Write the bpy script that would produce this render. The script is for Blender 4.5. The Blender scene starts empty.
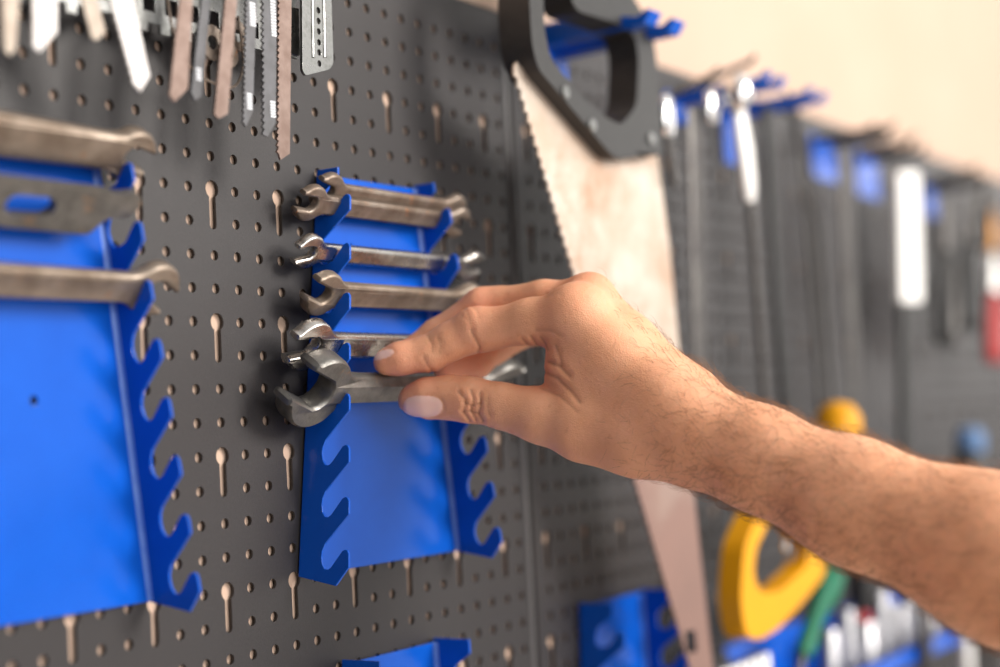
import bpy, math, random
import numpy as np
from mathutils import Vector, Matrix
from mathutils.geometry import tessellate_polygon
random.seed(7); np.random.seed(7)
SC = bpy.context.scene; COL = SC.collection

# ------------------------------------------------------------------ camera, world, lights
FPX = 1617.34
YAW, PIT, ROL = 0.992515, 0.053415, -0.0490436
CAM = np.array([-0.431485, -0.502181, -0.140027])
fw = np.array([math.sin(YAW)*math.cos(PIT), math.cos(YAW)*math.cos(PIT), math.sin(PIT)])
r0 = np.cross(fw, [0, 0, 1]); r0 /= np.linalg.norm(r0); u0 = np.cross(r0, fw)
rt = math.cos(ROL)*r0 + math.sin(ROL)*u0; up = np.cross(rt, fw)
cd = bpy.data.cameras.new('camera'); cam = bpy.data.objects.new('camera', cd); COL.objects.link(cam)
cd.sensor_width = 36; cd.lens = FPX*36/1000; cd.clip_start = 0.02; cd.clip_end = 60
cd.dof.use_dof = True; cd.dof.focus_distance = 0.748; cd.dof.aperture_fstop = 2.8
cam.matrix_world = Matrix(((rt[0], up[0], -fw[0], CAM[0]), (rt[1], up[1], -fw[1], CAM[1]), (rt[2], up[2], -fw[2], CAM[2]), (0, 0, 0, 1)))
SC.camera = cam
SC.view_settings.view_transform = 'Standard'; SC.view_settings.look = 'None'
SC.view_settings.exposure = 0.22; SC.view_settings.gamma = 1; SC.view_settings.use_curve_mapping = False
W = bpy.data.worlds.new('world'); SC.world = W; W.use_nodes = True
def build_world():
    # a bright workshop front to the right and above, darker behind the camera and below
    nt = W.node_tree; bg = nt.nodes['Background']; tc = nt.nodes.new('ShaderNodeTexCoord')
    dp = nt.nodes.new('ShaderNodeVectorMath'); dp.operation = 'DOT_PRODUCT'; dp.inputs[1].default_value = (.50, -.60, .62)
    nt.links.new(tc.outputs['Generated'], dp.inputs[0])
    mr = nt.nodes.new('ShaderNodeMapRange'); mr.interpolation_type = 'SMOOTHSTEP'
    for k, v in (('From Min', -.15), ('From Max', 1.0), ('To Min', .03), ('To Max', .95)): mr.inputs[k].default_value = v
    nt.links.new(dp.outputs['Value'], mr.inputs['Value']); nt.links.new(mr.outputs['Result'], bg.inputs[1])
    bg.inputs[0].default_value = (1.0, 0.965, 0.93, 1)
build_world()

def area_light(name, loc, target, size, size_y, power, color):
    l = bpy.data.lights.new(name, 'AREA'); l.shape = 'RECTANGLE'; l.size = size; l.size_y = size_y
    l.energy = power; l.color = color
    o = bpy.data.objects.new(name, l); COL.objects.link(o); o.location = loc
    o.rotation_euler = (Vector(target)-Vector(loc)).to_track_quat('-Z', 'Y').to_euler()
    return o
area_light('window_daylight', (1.05, -2.3, .95), (0.25, 0, -0.1), 1.0, 1.0, 76, (1.0, 0.94, 0.87))
area_light('end_window_daylight', (3.9, -1.15, .5), (1.0, 0, 0), 1.2, 1.2, 9, (1.0, 0.95, 0.90))
area_light('camera_side_fill', (-.45, -2.4, .15), (0.3, 0, -0.15), 1.6, 1.2, 23, (1.0, 0.97, 0.94))  # unseen fill, added to brighten the hand and the arm's underside

# ------------------------------------------------------------------ geometry helpers
def ray(x, y): return fw + rt*(x-500)/FPX - up*(y-333.5)/FPX
def P(x, y, h=0.0):
    """point of the plane standing h in front of the board seen at x, y"""
    d = ray(x, y); t = (-h-CAM[1])/d[1]; return CAM + d*t
def UZ(x, y, h): q = P(x, y, h); return (q[0], q[2])

def tag(o, label=None, cat=None, group=None, kind=None):
    if label: o['label'] = label
    if cat: o['category'] = cat
    if group: o['group'] = group
    if kind: o['kind'] = kind
    return o
def thing(name, loc, label, cat, group=None):
    o = bpy.data.objects.new(name, None); COL.objects.link(o); o.location = tuple(loc)
    o.empty_display_size = 0.01
    return tag(o, label, cat, group)
def copy_tree(o, parent=None):
    c = o.copy(); COL.objects.link(c); c.parent = parent
    for ch in list(o.children): copy_tree(ch, c)
    return c
def origin(o):
    p = Vector((0, 0, 0))
    while o is not None: p += o.location; o = o.parent
    return p

class MB:
    """collects world-space pieces; build() links them as one mesh"""
    def __init__(s): s.v = []; s.f = []
    def add(s, v, f):
        n = len(s.v); s.v += [tuple(map(float, q)) for q in v]; s.f += [tuple(i+n for i in q) for q in f]; return s
    def box(s, x0, x1, y0, y1, z0, z1):
        v = [(x, y, z) for x in (x0, x1) for y in (y0, y1) for z in (z0, z1)]
        return s.add(v, [(0, 1, 3, 2), (4, 6, 7, 5), (0, 4, 5, 1), (2, 3, 7, 6), (0, 2, 6, 4), (1, 5, 7, 3)])
    def prism(s, poly, fr, t0, t1, holes=(), steps=None):
        """poly in the local (a, b) plane of frame fr=(O, A, B, N), from t0 to t1 along N"""
        O, A, B, N = fr; loops = [list(poly)] + [list(h) for h in holes]
        tri = tessellate_polygon([[Vector((p[0], p[1], 0)) for p in l] for l in loops])
        flat = [p for l in loops for p in l]; n = len(flat)
        V = [O+A*p[0]+B*p[1]+N*t0 for p in flat] + [O+A*p[0]+B*p[1]+N*t1 for p in flat]
        F = [tuple(t) for t in tri] + [tuple(i+n for i in reversed(t)) for t in tri]
        k = 0
        for l in loops:
            m = len(l)
            for i in range(m): a = k+i; b = k+(i+1) % m; F.append((a, b, b+n, a+n))
            k += m
        return s.add(V, F)
    def tube(s, pts, rad, n=12, flat=1.0):
        pts = [np.array(p, float) for p in pts]
        rad = [rad]*len(pts) if isinstance(rad, (int, float)) else rad
        V = []; F = []; prev = None
        for i, p in enumerate(pts):
            d = (pts[min(i+1, len(pts)-1)]-pts[max(i-1, 0)]); d = d/(np.linalg.norm(d)+1e-12)
            a = prev if prev is not None else (np.array([0, 1, 0]) if abs(d[1]) < .9 else np.array([1, 0, 0]))
            a = a-d*(a@d); a /= np.linalg.norm(a); prev = a; b = np.cross(d, a)
            for k in range(n):
                t = 2*math.pi*k/n; V.append(p+rad[i]*(flat*a*math.cos(t)+b*math.sin(t)))
        for i in range(len(pts)-1):
            for k in range(n): F.append((i*n+k, i*n+(k+1) % n, (i+1)*n+(k+1) % n, (i+1)*n+k))
        F.append(tuple(range(n-1, -1, -1))); F.append(tuple((len(pts)-1)*n+k for k in range(n)))
        return s.add(V, F)
    def build(s, name, mat, parent=None, smooth=False, bevel=0, loc=None):
        L = origin(parent) if parent else Vector(loc if loc is not None else (0, 0, 0))
        me = bpy.data.meshes.new(name); me.from_pydata([(v[0]-L.x, v[1]-L.y, v[2]-L.z) for v in s.v], [], s.f)
        import bmesh
        bm = bmesh.new(); bm.from_mesh(me); bmesh.ops.recalc_face_normals(bm, faces=bm.faces); bm.to_mesh(me); bm.free()
        me.materials.append(mat); me.update()
        if smooth:
            me.polygons.foreach_set('use_smooth', [True]*len(me.polygons))
            try: me.set_sharp_from_angle(angle=math.radians(smooth if smooth > 1 else 40))
            except Exception: pass
        o = bpy.data.objects.new(name, me); COL.objects.link(o)
        if parent: o.parent = parent
        else: o.location = L
        if bevel:
            m = o.modifiers.new('bevel', 'BEVEL'); m.width = bevel; m.segments = 2; m.limit_method = 'ANGLE'; m.angle_limit = math.radians(40)
        return o
X_, Y_, Z_ = np.array([1., 0, 0]), np.array([0, 1., 0]), np.array([0, 0, 1.])
OUT = np.array([0, -1., 0])
def front(h): return (np.array([0, -h, 0.]), X_, Z_, OUT)          # (u, z) plane at height h over the board

def rounded(poly, r, n=4):
    out = []; m = len(poly)
    for i in range(m):
        p0, p, p1 = [np.array(poly[k % m][:2], float) for k in (i-1, i, i+1)]
        a = p0-p; b = p1-p; la = np.linalg.norm(a); lb = np.linalg.norm(b); q = min(r, la*.45, lb*.45)
        a = p+a/la*q; b = p+b/lb*q
        for k in range(n+1): t = k/n; out.append(tuple(a*(1-t)**2+p*2*t*(1-t)+b*t*t))
    return out
def circle(cx, cz, r, n=16): return [(cx+r*math.cos(2*math.pi*k/n), cz+r*math.sin(2*math.pi*k/n)) for k in range(n)]
def spline(pts, n=6):
    pts = [np.array(p, float) for p in pts]; out = []
    for i in range(len(pts)-1):
        p0, p1, p2, p3 = pts[max(i-1, 0)], pts[i], pts[i+1], pts[min(i+2, len(pts)-1)]
        for k in range(n):
            t = k/n; out.append(.5*((2*p1)+(-p0+p2)*t+(2*p0-5*p1+4*p2-p3)*t*t+(-p0+3*p1-3*p2+p3)*t**3))
    out.append(pts[-1]); return out

# ------------------------------------------------------------------ materials
def mat(name, c1, c2=None, rough=.5, metal=0.0, scale=60, bump=0.0, bscale=400, contrast=(.35, .65), spec=.5, rough2=None, c3=None, c3scale=20, c3th=(.58, .68), coat=0, stretch=None):
    m = bpy.data.materials.new(name); m.use_nodes = True; nt = m.node_tree; b = nt.nodes['Principled BSDF']
    b.inputs['Base Color'].default_value = (*c1, 1); b.inputs['Roughness'].default_value = rough
    b.inputs['Metallic'].default_value = metal; b.inputs['Specular IOR Level'].default_value = spec
    b.inputs['Coat Weight'].default_value = coat
    tc = nt.nodes.new('ShaderNodeTexCoord'); src = tc.outputs['Object']
    if stretch:
        mp = nt.nodes.new('ShaderNodeMapping'); mp.inputs['Scale'].default_value = stretch; nt.links.new(src, mp.inputs['Vector']); src = mp.outputs['Vector']
    def noise(s, d=6, r=.6):
        n = nt.nodes.new('ShaderNodeTexNoise'); n.inputs['Scale'].default_value = s; n.inputs['Detail'].default_value = d
        n.inputs['Roughness'].default_value = r; nt.links.new(src, n.inputs['Vector']); return n.outputs['Fac']
    def ramp(f, a, bb):
        r = nt.nodes.new('ShaderNodeMapRange'); r.inputs['From Min'].default_value = a; r.inputs['From Max'].default_value = bb
        nt.links.new(f, r.inputs['Value']); return r.outputs['Result']
    if c2 is not None:
        fac = ramp(noise(scale), *contrast)
        mx = nt.nodes.new('ShaderNodeMix'); mx.data_type = 'RGBA'; mx.inputs['A'].default_value = (*c1, 1); mx.inputs['B'].default_value = (*c2, 1)
        nt.links.new(fac, mx.inputs['Factor']); col = mx.outputs['Result']
        if rough2 is not None:
            rr = nt.nodes.new('ShaderNodeMapRange'); rr.inputs['To Min'].default_value = rough; rr.inputs['To Max'].default_value = rough2
            nt.links.new(fac, rr.inputs['Value']); nt.links.new(rr.outputs['Result'], b.inputs['Roughness'])
        if c3 is not None:
            f3 = ramp(noise(c3scale, 8, .7), *c3th)
            m3 = nt.nodes.new('ShaderNodeMix'); m3.data_type = 'RGBA'; nt.links.new(col, m3.inputs['A']); m3.inputs['B'].default_value = (*c3, 1)
            nt.links.new(f3, m3.inputs['Factor']); col = m3.outputs['Result']
        nt.links.new(col, b.inputs['Base Color'])
    if bump:
        bp = nt.nodes.new('ShaderNodeBump'); bp.inputs['Strength'].default_value = 1; bp.inputs['Distance'].default_value = bump
        nt.links.new(noise(bscale, 4, .6), bp.inputs['Height']); nt.links.new(bp.outputs['Normal'], b.inputs['Normal'])
    return m
M = {}
M['board'] = mat('grey_powder_coat', (.025, .023, .0245), (.035, .032, .0335), rough=.44, scale=900, bump=.00012, bscale=1500, contrast=(.3, .7), spec=.38)
M['floor'] = mat('grey_concrete', (.46, .44, .41), (.52, .49, .46), rough=.8, scale=6)
M['bead'] = mat('light_grey_edging', (.10, .097, .10), rough=.4)
M['wall'] = mat('peach_plaster', (.56, .405, .315), (.53, .38, .29), rough=.9, scale=8, bump=.0003, bscale=90)
M['blue'] = mat('blue_enamel', (.004, .085, .50), (.005, .095, .54), rough=.2, scale=40, bump=.00003, bscale=900, spec=.3, c3=(.12, .22, .6), c3scale=650, c3th=(.72, .76))
M['bend_highlight'] = mat('blue_bend_highlight', (.07, .17, .60), (.12, .24, .66), rough=.3, scale=80)  # paler blue along the folds paints in the highlight of the bend
M['rust'] = mat('rusty_steel', (.30, .25, .21), (.17, .125, .095), rough=.40, rough2=.55, metal=.75, scale=90, bump=.0002, bscale=500, c3=(.42, .16, .05), c3scale=110, c3th=(.62, .70))
M['brown'] = mat('brown_tarnished_steel', (.32, .265, .215), (.19, .145, .11), rough=.42, rough2=.55, metal=.75, scale=70, bump=.0002, bscale=400, c3=(.36, .18, .09), c3scale=90, c3th=(.62, .75))
M['forged'] = mat('grey_forged_steel', (.22, .212, .20), (.14, .136, .126), rough=.36, rough2=.5, metal=.85, scale=120, bump=.00018, bscale=600, c3=(.34, .20, .11), c3scale=70, c3th=(.62, .72))
M['chrome'] = mat('worn_chrome', (.62, .60, .57), (.38, .355, .33), rough=.2, rough2=.34, metal=1, scale=100, bump=.00008, bscale=500, c3=(.30, .2, .13), c3scale=130, c3th=(.66, .74))
M['shiny'] = mat('bright_chrome', (.85, .85, .85), rough=.16, metal=1)
M['socket'] = mat('chrome_socket_steel', (.36, .36, .38), rough=.32, metal=1)
M['satin'] = mat('white_satin_steel', (.88, .87, .85), (.8, .79, .77), rough=.45, metal=.35, scale=60)
M['zinc'] = mat('zinc_plate', (.34, .345, .34), (.17, .175, .17), rough=.25, rough2=.4, metal=1, scale=160)
M['blade_red'] = mat('rust_red_blade', (.23, .165, .14), (.16, .105, .085), rough=.5, metal=.45, scale=120, bump=.0001, bscale=500)
M['blade_grey'] = mat('grey_blade', (.11, .11, .12), (.08, .08, .085), rough=.45, metal=.4, scale=140)
M['blade_pale'] = mat('pale_blade', (.58, .56, .55), (.45, .42, .41), rough=.45, metal=.4, scale=90)
M['blade_tan'] = mat('tan_blade', (.36, .31, .26), (.26, .21, .17), rough=.5, metal=.5, scale=90)
M['mark'] = mat('pale_marking', (.62, .64, .68), rough=.5)
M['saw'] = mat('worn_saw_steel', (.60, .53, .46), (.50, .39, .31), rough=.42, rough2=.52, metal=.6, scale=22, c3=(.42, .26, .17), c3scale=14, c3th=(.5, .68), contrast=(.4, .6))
def paint_toe_fade():
    # pinkish lower third with a ragged border: weaker reflection there put into the colour
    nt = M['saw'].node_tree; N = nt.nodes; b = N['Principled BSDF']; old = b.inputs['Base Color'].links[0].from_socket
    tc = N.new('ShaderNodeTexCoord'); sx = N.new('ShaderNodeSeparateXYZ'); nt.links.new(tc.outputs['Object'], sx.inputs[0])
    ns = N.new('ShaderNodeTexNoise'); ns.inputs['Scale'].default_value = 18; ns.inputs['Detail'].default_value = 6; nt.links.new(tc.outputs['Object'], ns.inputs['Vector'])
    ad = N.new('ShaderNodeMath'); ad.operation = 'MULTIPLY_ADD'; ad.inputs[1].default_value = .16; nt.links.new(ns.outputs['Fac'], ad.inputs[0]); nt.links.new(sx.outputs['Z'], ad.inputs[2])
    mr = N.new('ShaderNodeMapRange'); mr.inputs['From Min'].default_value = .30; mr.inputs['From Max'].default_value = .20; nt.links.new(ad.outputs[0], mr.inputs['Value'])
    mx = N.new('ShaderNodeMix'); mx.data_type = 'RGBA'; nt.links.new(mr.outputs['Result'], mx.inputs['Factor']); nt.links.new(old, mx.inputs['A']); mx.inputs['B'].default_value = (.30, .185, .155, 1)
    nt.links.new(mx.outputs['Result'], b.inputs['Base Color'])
paint_toe_fade()
M['dark_plastic'] = mat('dark_grey_plastic', (.026, .026, .027), (.036, .036, .036), rough=.42, scale=200, spec=.3)
M['black'] = mat('black_rubber', (.012, .012, .013), rough=.5)
M['dark_steel'] = mat('dark_steel', (.10, .095, .09), (.06, .055, .055), rough=.4, metal=.6, scale=60)
M['yellow'] = mat('yellow_plastic', (.72, .33, .004), (.68, .30, .004), rough=.45, scale=20, spec=.25)
M['green'] = mat('green_plastic', (.0, .13, .065), rough=.45, spec=.3)
M['red'] = mat('red_plastic', (.40, .02, .02), rough=.4)
M['orange'] = mat('orange_plastic', (.75, .32, .04), rough=.4)
M['lightblue'] = mat('light_blue_plastic', (.10, .20, .40), rough=.35)
M['hair'] = mat('brown_hair', (.20, .10, .045), rough=.4)

# ------------------------------------------------------------------ setting
w = MB().box(-1.2, 4.5, .0014, .103, -1.2, 1.6).build('wall_back', M['wall']); tag(w, kind='structure')
fl = MB().box(-1.2, 4.5, -3.2, .103, -1.25, -1.2).build('floor', M['floor']); tag(fl, kind='structure')

PITCH = .015
def pegboard(x0, x1, z0, z1, i0, i1, j0, j1, label):
    """perforated sheet: round holes on a 15 mm grid and keyholes, all cut through"""
    root = thing('pegboard', ((x0+x1)/2, 0, z0), label, 'pegboard', None)
    T = .0012; V = []; F = []
    def cell(cx, cz, key):
        hx = PITCH/2
        if key:
            top = cz+hx; bot = cz-PITCH-hx
            R, s = .0041, .0021; a0 = math.asin(s/R)
            hole = [(cx+R*math.sin(a0+(2*math.pi-2*a0)*k/16), cz-R*math.cos(a0+(2*math.pi-2*a0)*k/16)) for k in range(17)]
            hole = hole[::-1] if False else hole
            cb = cz-PITCH-.0012
            hole += [(cx-s*math.cos(math.pi*k/6), cb-s*math.sin(math.pi*k/6)) for k in range(7)]
        else:
            top = cz+hx; bot = cz-hx; hole = circle(cx, cz, .0024, 14)
        outer = [(cx-hx, bot), (cx+hx, bot), (cx+hx, top), (cx-hx, top)]
        return outer, hole
    tmpl = {}
    for key in (0, 1):
        outer, hole = cell(0, 0, key)
        tri = tessellate_polygon([[Vector((*p, 0)) for p in outer], [Vector((*p, 0)) for p in hole]])
        tmpl[key] = (outer, hole, tri)
    for i in range(i0, i1+1):
        for j in range(j0, j1+1):
            isk = (i % 3 == 1) and (j % 4 == 2); below = (i % 3 == 1) and (j % 4 == 3) and j > j0
            if below: continue
            if isk and j == j1: isk = False
            outer, hole, tri = tmpl[1 if isk else 0]
            cx, cz = i*PITCH, -j*PITCH; n = len(V); m = len(hole)
            V += [(cx+p[0], -T, cz+p[1]) for p in outer+hole] + [(cx+p[0], 0, cz+p[1]) for p in hole]
            F += [tuple(n+k for k in t) for t in tri]
            for k in range(m):
                a, b = n+4+k, n+4+(k+1) % m; F.append((a, b, b+m, a+m))
    gx0, gx1 = (i0-.5)*PITCH, (i1+.5)*PITCH; gz1, gz0 = -(j0-.5)*PITCH, -(j1+.5)*PITCH
    mb = MB(); mb.v = V; mb.f = F
    def quad(a, b, c, d): mb.add([a, b, c, d], [(0, 1, 2, 3)])
    def r(xa, xb, za, zb):
        if xb-xa > 1e-6 and zb-za > 1e-6: quad((xa, -T, za), (xb, -T, za), (xb, -T, zb), (xa, -T, zb))
    r(x0, gx0, z0, z1); r(gx1, x1, z0, z1); r(gx0, gx1, gz1, z1); r(gx0, gx1, z0, gz0)
    mb.build('perforated_sheet', M['board'], root)
    # folded rim
    rim = MB(); D = .0013
    for (a, b, c, d) in ((x0-.0008, x0, z0, z1), (x1, x1+.0008, z0, z1)): rim.box(a, b, -T-.0006, D, c, d)
    rim.box(x0-.0008, x1+.0008, -T-.0004, D, z1, z1+.001); rim.box(x0-.0008, x1+.0008, -T-.0004, D, z0-.001, z0)
    rim.build('folded_rim', M['board'], root)
    MB().tube([(x1-.0022, -.0006, z0), (x1-.0022, -.0006, z1)], .0019, 12).build('edge_bead', M['bead'], root, smooth=50)
    return root
ZB, ZT = -.4575, .0955
pegboard(-.2785, .3565, ZB, ZT, -18, 23, -5, 30, 'dark grey perforated tool board nearest the camera, behind the hand and the blue wrench racks')
pegboard(.3605, .9155, ZB, ZT, 25, 60, -5, 30, 'dark grey perforated tool board behind the large handsaw and the yellow saw')
pegboard(.9195, 1.4845, ZB, ZT, 62, 98, -5, 30, 'dark grey perforated tool board farthest right, blurred behind the white steel bar')
pegboard(1.4885, 2.0435, ZB, ZT, 100, 135, -5, 30, 'dark grey perforated tool board beyond the right edge of the picture')

# ------------------------------------------------------------------ blue wrench racks
def flange_profile(n_teeth, ztip0, ztop, zbot, dtop=.0225):
    pts = [(0, ztop), (dtop, ztop), (dtop, ztip0+.0092)]
    for k in range(n_teeth):
        z = ztip0-.024*k; d = -.0030 if k < 2 else 0
        # slot above tooth k, then the tooth
        pts += [(.0160+d, z+.0028), (.0143+d, z-.0005), (.0138+d, z-.0035), (.0143+d, z-.0068), (.0158+d, z-.0090), (.0176+d, z-.0092), (.0195, z-.0080)]
        pts += [(.0262, z-.0006), (.0278, z), (.0292, z-.0004), (.0300, z-.0018), (.0300, z-.0080)]
    z = ztip0-.024*(n_teeth-1)
    pts += [(.0225, z-.0165), (0, zbot)]
    return pts
TAPER = .0095
def rack(xl0, xr0, xl1, xr1, ztop, zbot, ztip0, n, label, group):
    """xl0/xr0 left and right edge at the top, xl1/xr1 at the bottom"""
    root = thing('wrench_rack', ((xl1+xr1)/2, 0, zbot), label, 'wrench rack', group)
    pl = [(xl1, zbot), (xr1, zbot), (xr0, ztop-.002), (xl0, ztop-.002)]
    cx = (xl0+xr0)/2; hz = ztop-.036
    holes = [circle(cx-.018, hz, .0012, 8), circle(cx+.014, hz-.001, .0012, 8), circle(cx+.004, zbot+.085, .002, 8)]
    MB().prism(pl, front(.0022), 0, .0014, holes).build('back_plate', M['blue'], root, bevel=.0003)
    for xa, xb, s in ((xl0, xl1, 1), (xr0, xr1, -1)):
        q = MB(); r = .0020; arc = [(s*(.0007+r-r*math.sin(t)), .0036+r-r*math.cos(t)) for t in [math.pi/2*k/6 for k in range(7)]]
        for (x, z) in ((xb, zbot+.0004), (xa, ztop-.002)):
            q.v += [(x+a, -b, z) for a, b in arc]+[(x+s*.0007, -.0036, z)]
        q.f = [(k, k+1, k+9, k+8) for k in range(7)]+[(7, 0, 8, 15)]+[tuple(range(8)), tuple(range(15, 7, -1))]
        q.build('folded_corner', M['bend_highlight'], root, smooth=60)
    prof = flange_profile(n, ztip0, ztop, zbot)
    for xa, xb, s in ((xl0, xl1, -1), (xr0, xr1, 1)):
        sl = (xa-xb)/(ztop-zbot)
        V = MB().prism([(p[0]-TAPER*min(1, max(0, (p[1]-zbot)/(ztop-zbot)))*(p[0] > .001)*(1 if ztop-zbot > .15 else 0)+.0022, p[1]) for p in prof], (np.zeros(3), OUT, Z_, X_), -.0007, .0007)
        V.v = [(v[0]+xb+sl*(v[2]-zbot), v[1], v[2]) for v in V.v]
        V.build('toothed_flange', M['blue'], root, bevel=.00035)
    return root
ck = rack(.1790, .2580, .1525, .2815, -.0140, -.2085, -.028, 8, 'blue steel wrench rack holding five rows of wrenches beside the hand', None)
lk = copy_tree(ck); lk.location.x -= .2250; lk['label'] = 'large out-of-focus blue wrench rack at the left edge of the picture'
def small_rack(dx, label):
    r_ = rack(.182+dx, .257+dx, .176+dx, .262+dx, -.2515, -.36, -.268, 4, label, None); return r_
small_rack(0, 'small blue wrench rack cut off by the bottom edge below the central rack')
small_rack(.2255, 'small blurred blue wrench rack behind the lower saw blade')

# ------------------------------------------------------------------ wrenches
def head_arc(cx, R, S, ang, left, depth=.36, psi=48):
    """outline points of an open jaw, counter-clockwise seen with +x right; ang tilts the mouth up"""
    a = math.radians(ang); pts = []
    psi = math.radians(psi); o = math.radians(40)
    th0 = math.pi-a
    for k in range(15):
        t = psi+(th0-o-psi)*k/14; pts.append((R*math.cos(t), R*math.sin(t)))
    c, s = math.cos(th0), math.sin(th0)
    def loc(p): return (p[0]*c-p[1]*s, p[0]*s+p[1]*c)
    ax, tw = .93*R, .19*R
    mouth = [(ax*.96, -(S/2+tw*1.2)), (ax, -(S/2+tw*.5)), (ax*.95, -S/2), (-.12*R, -S/2), (-(depth-.1)*R, -S*.36), (-depth*R, -S*.14),
             (-depth*R, S*.14), (-(depth-.1)*R, S*.36), (-.12*R, S/2), (ax*.95, S/2), (ax, S/2+tw*.5), (ax*.96, S/2+tw*1.2)]
    pts += [loc(p) for p in mouth]
    for k in range(15):
        t = th0+o+(2*math.pi-psi-th0-o)*k/14; pts.append((R*math.cos(t), R*math.sin(t)))
    pts = [(p[0]+cx, p[1]) for p in pts]
    return pts
def ring_arc(cx, R, psi=48):
    psi = math.radians(psi)
    return [(cx+R*math.cos(psi+(2*math.pi-2*psi)*k/30), R*math.sin(psi+(2*math.pi-2*psi)*k/30)) for k in range(31)]
def blend(p0, p1, n=6):
    """smooth S from the head to the shank edge"""
    return [(p0[0]+(p1[0]-p0[0])*t, p0[1]+(p1[1]-p0[1])*(1-(1-t)**2)) for t in [k/n for k in range(1, n+1)]]
def wrench_mesh(L, ws, wr, R1, S1, a1, R2, S2, a2, th, ts, sag=0.0):
    """double open-ended wrench, x from 0 to L, flat in x,y; returns MB in local coordinates"""
    left = head_arc(R1, R1, S1, a1, True)                      # starts upper right, goes over the top to the lower right
    right = head_arc(R2, R2, S2, a2, True)
    right = [(L-p[0], -p[1]) for p in right]                   # turned by 180 degrees
    out = list(left)
    out += blend(left[-1], (R1*2.3, -ws/2))
    n = 16
    out += [(R1*2.3+(L-R2*2.3-R1*2.3)*k/n, -(ws+(wr-ws)*k/n)/2) for k in range(1, n)]
    out += blend(right[0], (L-R2*2.3, -wr/2))[::-1]
    out += right
    out += blend(right[-1], (L-R2*2.3, wr/2))
    out += [(L-R2*2.3-(L-R2*2.3-R1*2.3)*k/n, (wr+(ws-wr)*k/n)/2) for k in range(1, n)]
    out += blend(left[0], (R1*2.3, ws/2))[::-1]
    # drop near-duplicates
    o2 = [out[0]]
    for p in out[1:]:
        if math.dist(p, o2[-1]) > 1e-4: o2.append(p)
    out = o2; m = len(out); A = np.array(out)
    d = np.roll(A, -1, 0)-np.roll(A, 1, 0); d /= np.linalg.norm(d, axis=1)[:, None]; nr = np.stack([d[:, 1], -d[:, 0]], 1)
    area = .5*np.sum(A[:, 0]*np.roll(A[:, 1], -1)-np.roll(A[:, 0], -1)*A[:, 1])
    if area > 0: nr = -nr                                     # inwards
    def half(x):
        def sm(t): t = min(1, max(0, t)); return t*t*(3-2*t)
        k = max(1-sm((x-R1*1.5)/(R1*1.2)), 1-sm((L-x-R2*1.5)/(R2*1.2))); return (ts+(th-ts)*k)/2
    H = np.array([half(p[0]) for p in out])
    V = []; 
    loops = [(1.3, 1.0), (.5, .86), (0, .55), (0, -.55), (.5, -.86), (1.3, -1.0)]
    for ins, hz in loops:
        q = A+nr*ins*.001
        V += [(q[i, 0], q[i, 1], H[i]*hz) for i in range(m)]
    F = []
    for l in range(5):
        for i in range(m): a = l*m+i; b = l*m+(i+1) % m; F.append((a, b, b+m, a+m))
    tri = tessellate_polygon([[Vector((V[i][0], V[i][1], 0)) for i in range(m)]])
    F += [tuple(t) for t in tri] + [tuple(5*m+i for i in reversed(t)) for t in tri]
    mb = MB(); mb.add(V, F); return mb
SD = np.array([0, -.6, .8]); SN = np.array([0, -.8, -.6])          # slot direction and face normal of a wrench lying in it
def U_at(px, z, h):
    """board coordinate u of the point at height h, level z, seen at column px"""
    n = rt-fw*(px-500)/FPX; return CAM[0]-((-h-CAM[1])*n[1]+(z-CAM[2])*n[2])/n[0]
def slot_h(z): return .0022+.0165-TAPER*(z+.2085)/.192
def wrench(k, pl, pr, ws, wr, R1, S1, a1, R2, S2, a2, th, ts, material, label, lift=0.0, n_off=0.0, L=None, tilt=0.0):
    zt = -.028-.024*k; zb = zt-.0086
    base = np.array([0, -slot_h(zb), zb])+SD*(ws/2+.0004+lift)+SN*n_off
    h = -base[1]; z = base[2]
    ur = U_at(pr, z, h); ul = U_at(pl, z-.3*R1, h-.2*R1)-.05*R1 if pl is not None else ur-L
    L = ur-ul; Om = base+X_*(ul+L/2)
    mb = wrench_mesh(L, ws, wr, R1, S1, a1, R2, S2, a2, th, ts)
    ax = X_*math.cos(tilt)+SD*math.sin(tilt); ay = SD*math.cos(tilt)-X_*math.sin(tilt); az = np.cross(ax, ay)
    mb.v = [tuple(Om+ax*(v[0]-L/2)+ay*v[1]+az*v[2]) for v in mb.v]
    o = mb.build('open_end_wrench', material, None, smooth=35, loc=tuple(Om))
    tag(o, label, 'wrench', 'wrenches resting in the blue racks'); return o
wrench(0, 294.5, 465.5, .0098, .0095, .0094, .0072, 2, .0090, .007, 10, .0050, .0040, M['rust'], 'rust-brown open-end wrench in the top slot, in front of its twin', n_off=.0012)
wrench(0, 311, 461.5, .0098, .0095, .0098, .0072, 10, .0088, .007, 12, .0050, .0038, M['rust'], 'rusty open-end wrench at the very top, half hidden behind its twin', lift=.0050, n_off=-.0034)
wrench(1, 293, 479, .0095, .0095, .0090, .0062, -14, .0090, .0065, -14, .0052, .0042, M['chrome'], 'small shiny chrome open-end wrench in the second row of the rack', lift=-.0002, n_off=-.0008)
wrench(2, 303, 476, .0125, .0120, .0116, .0080, 15, .0110, .009, -15, .0064, .0050, M['brown'], 'brown tarnished open-end wrench in the third row, above the fingertips', lift=.0030, n_off=-.0012)
wrench(3, 286, 500, .0130, .0125, .0132, .0098, -8, .0125, .010, 14, .0070, .0050, M['chrome'], 'worn silver open-end wrench directly above the one being gripped', lift=.0022, n_off=-.0012)
wrench(4, 282, 512, .0150, .0145, .0190, .0152, 19, .0165, .0145, -15, .0120, .0058, M['forged'], 'largest grey forged open-end wrench, gripped by the thumb and fingers', n_off=-.0020, lift=.0050)
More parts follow.
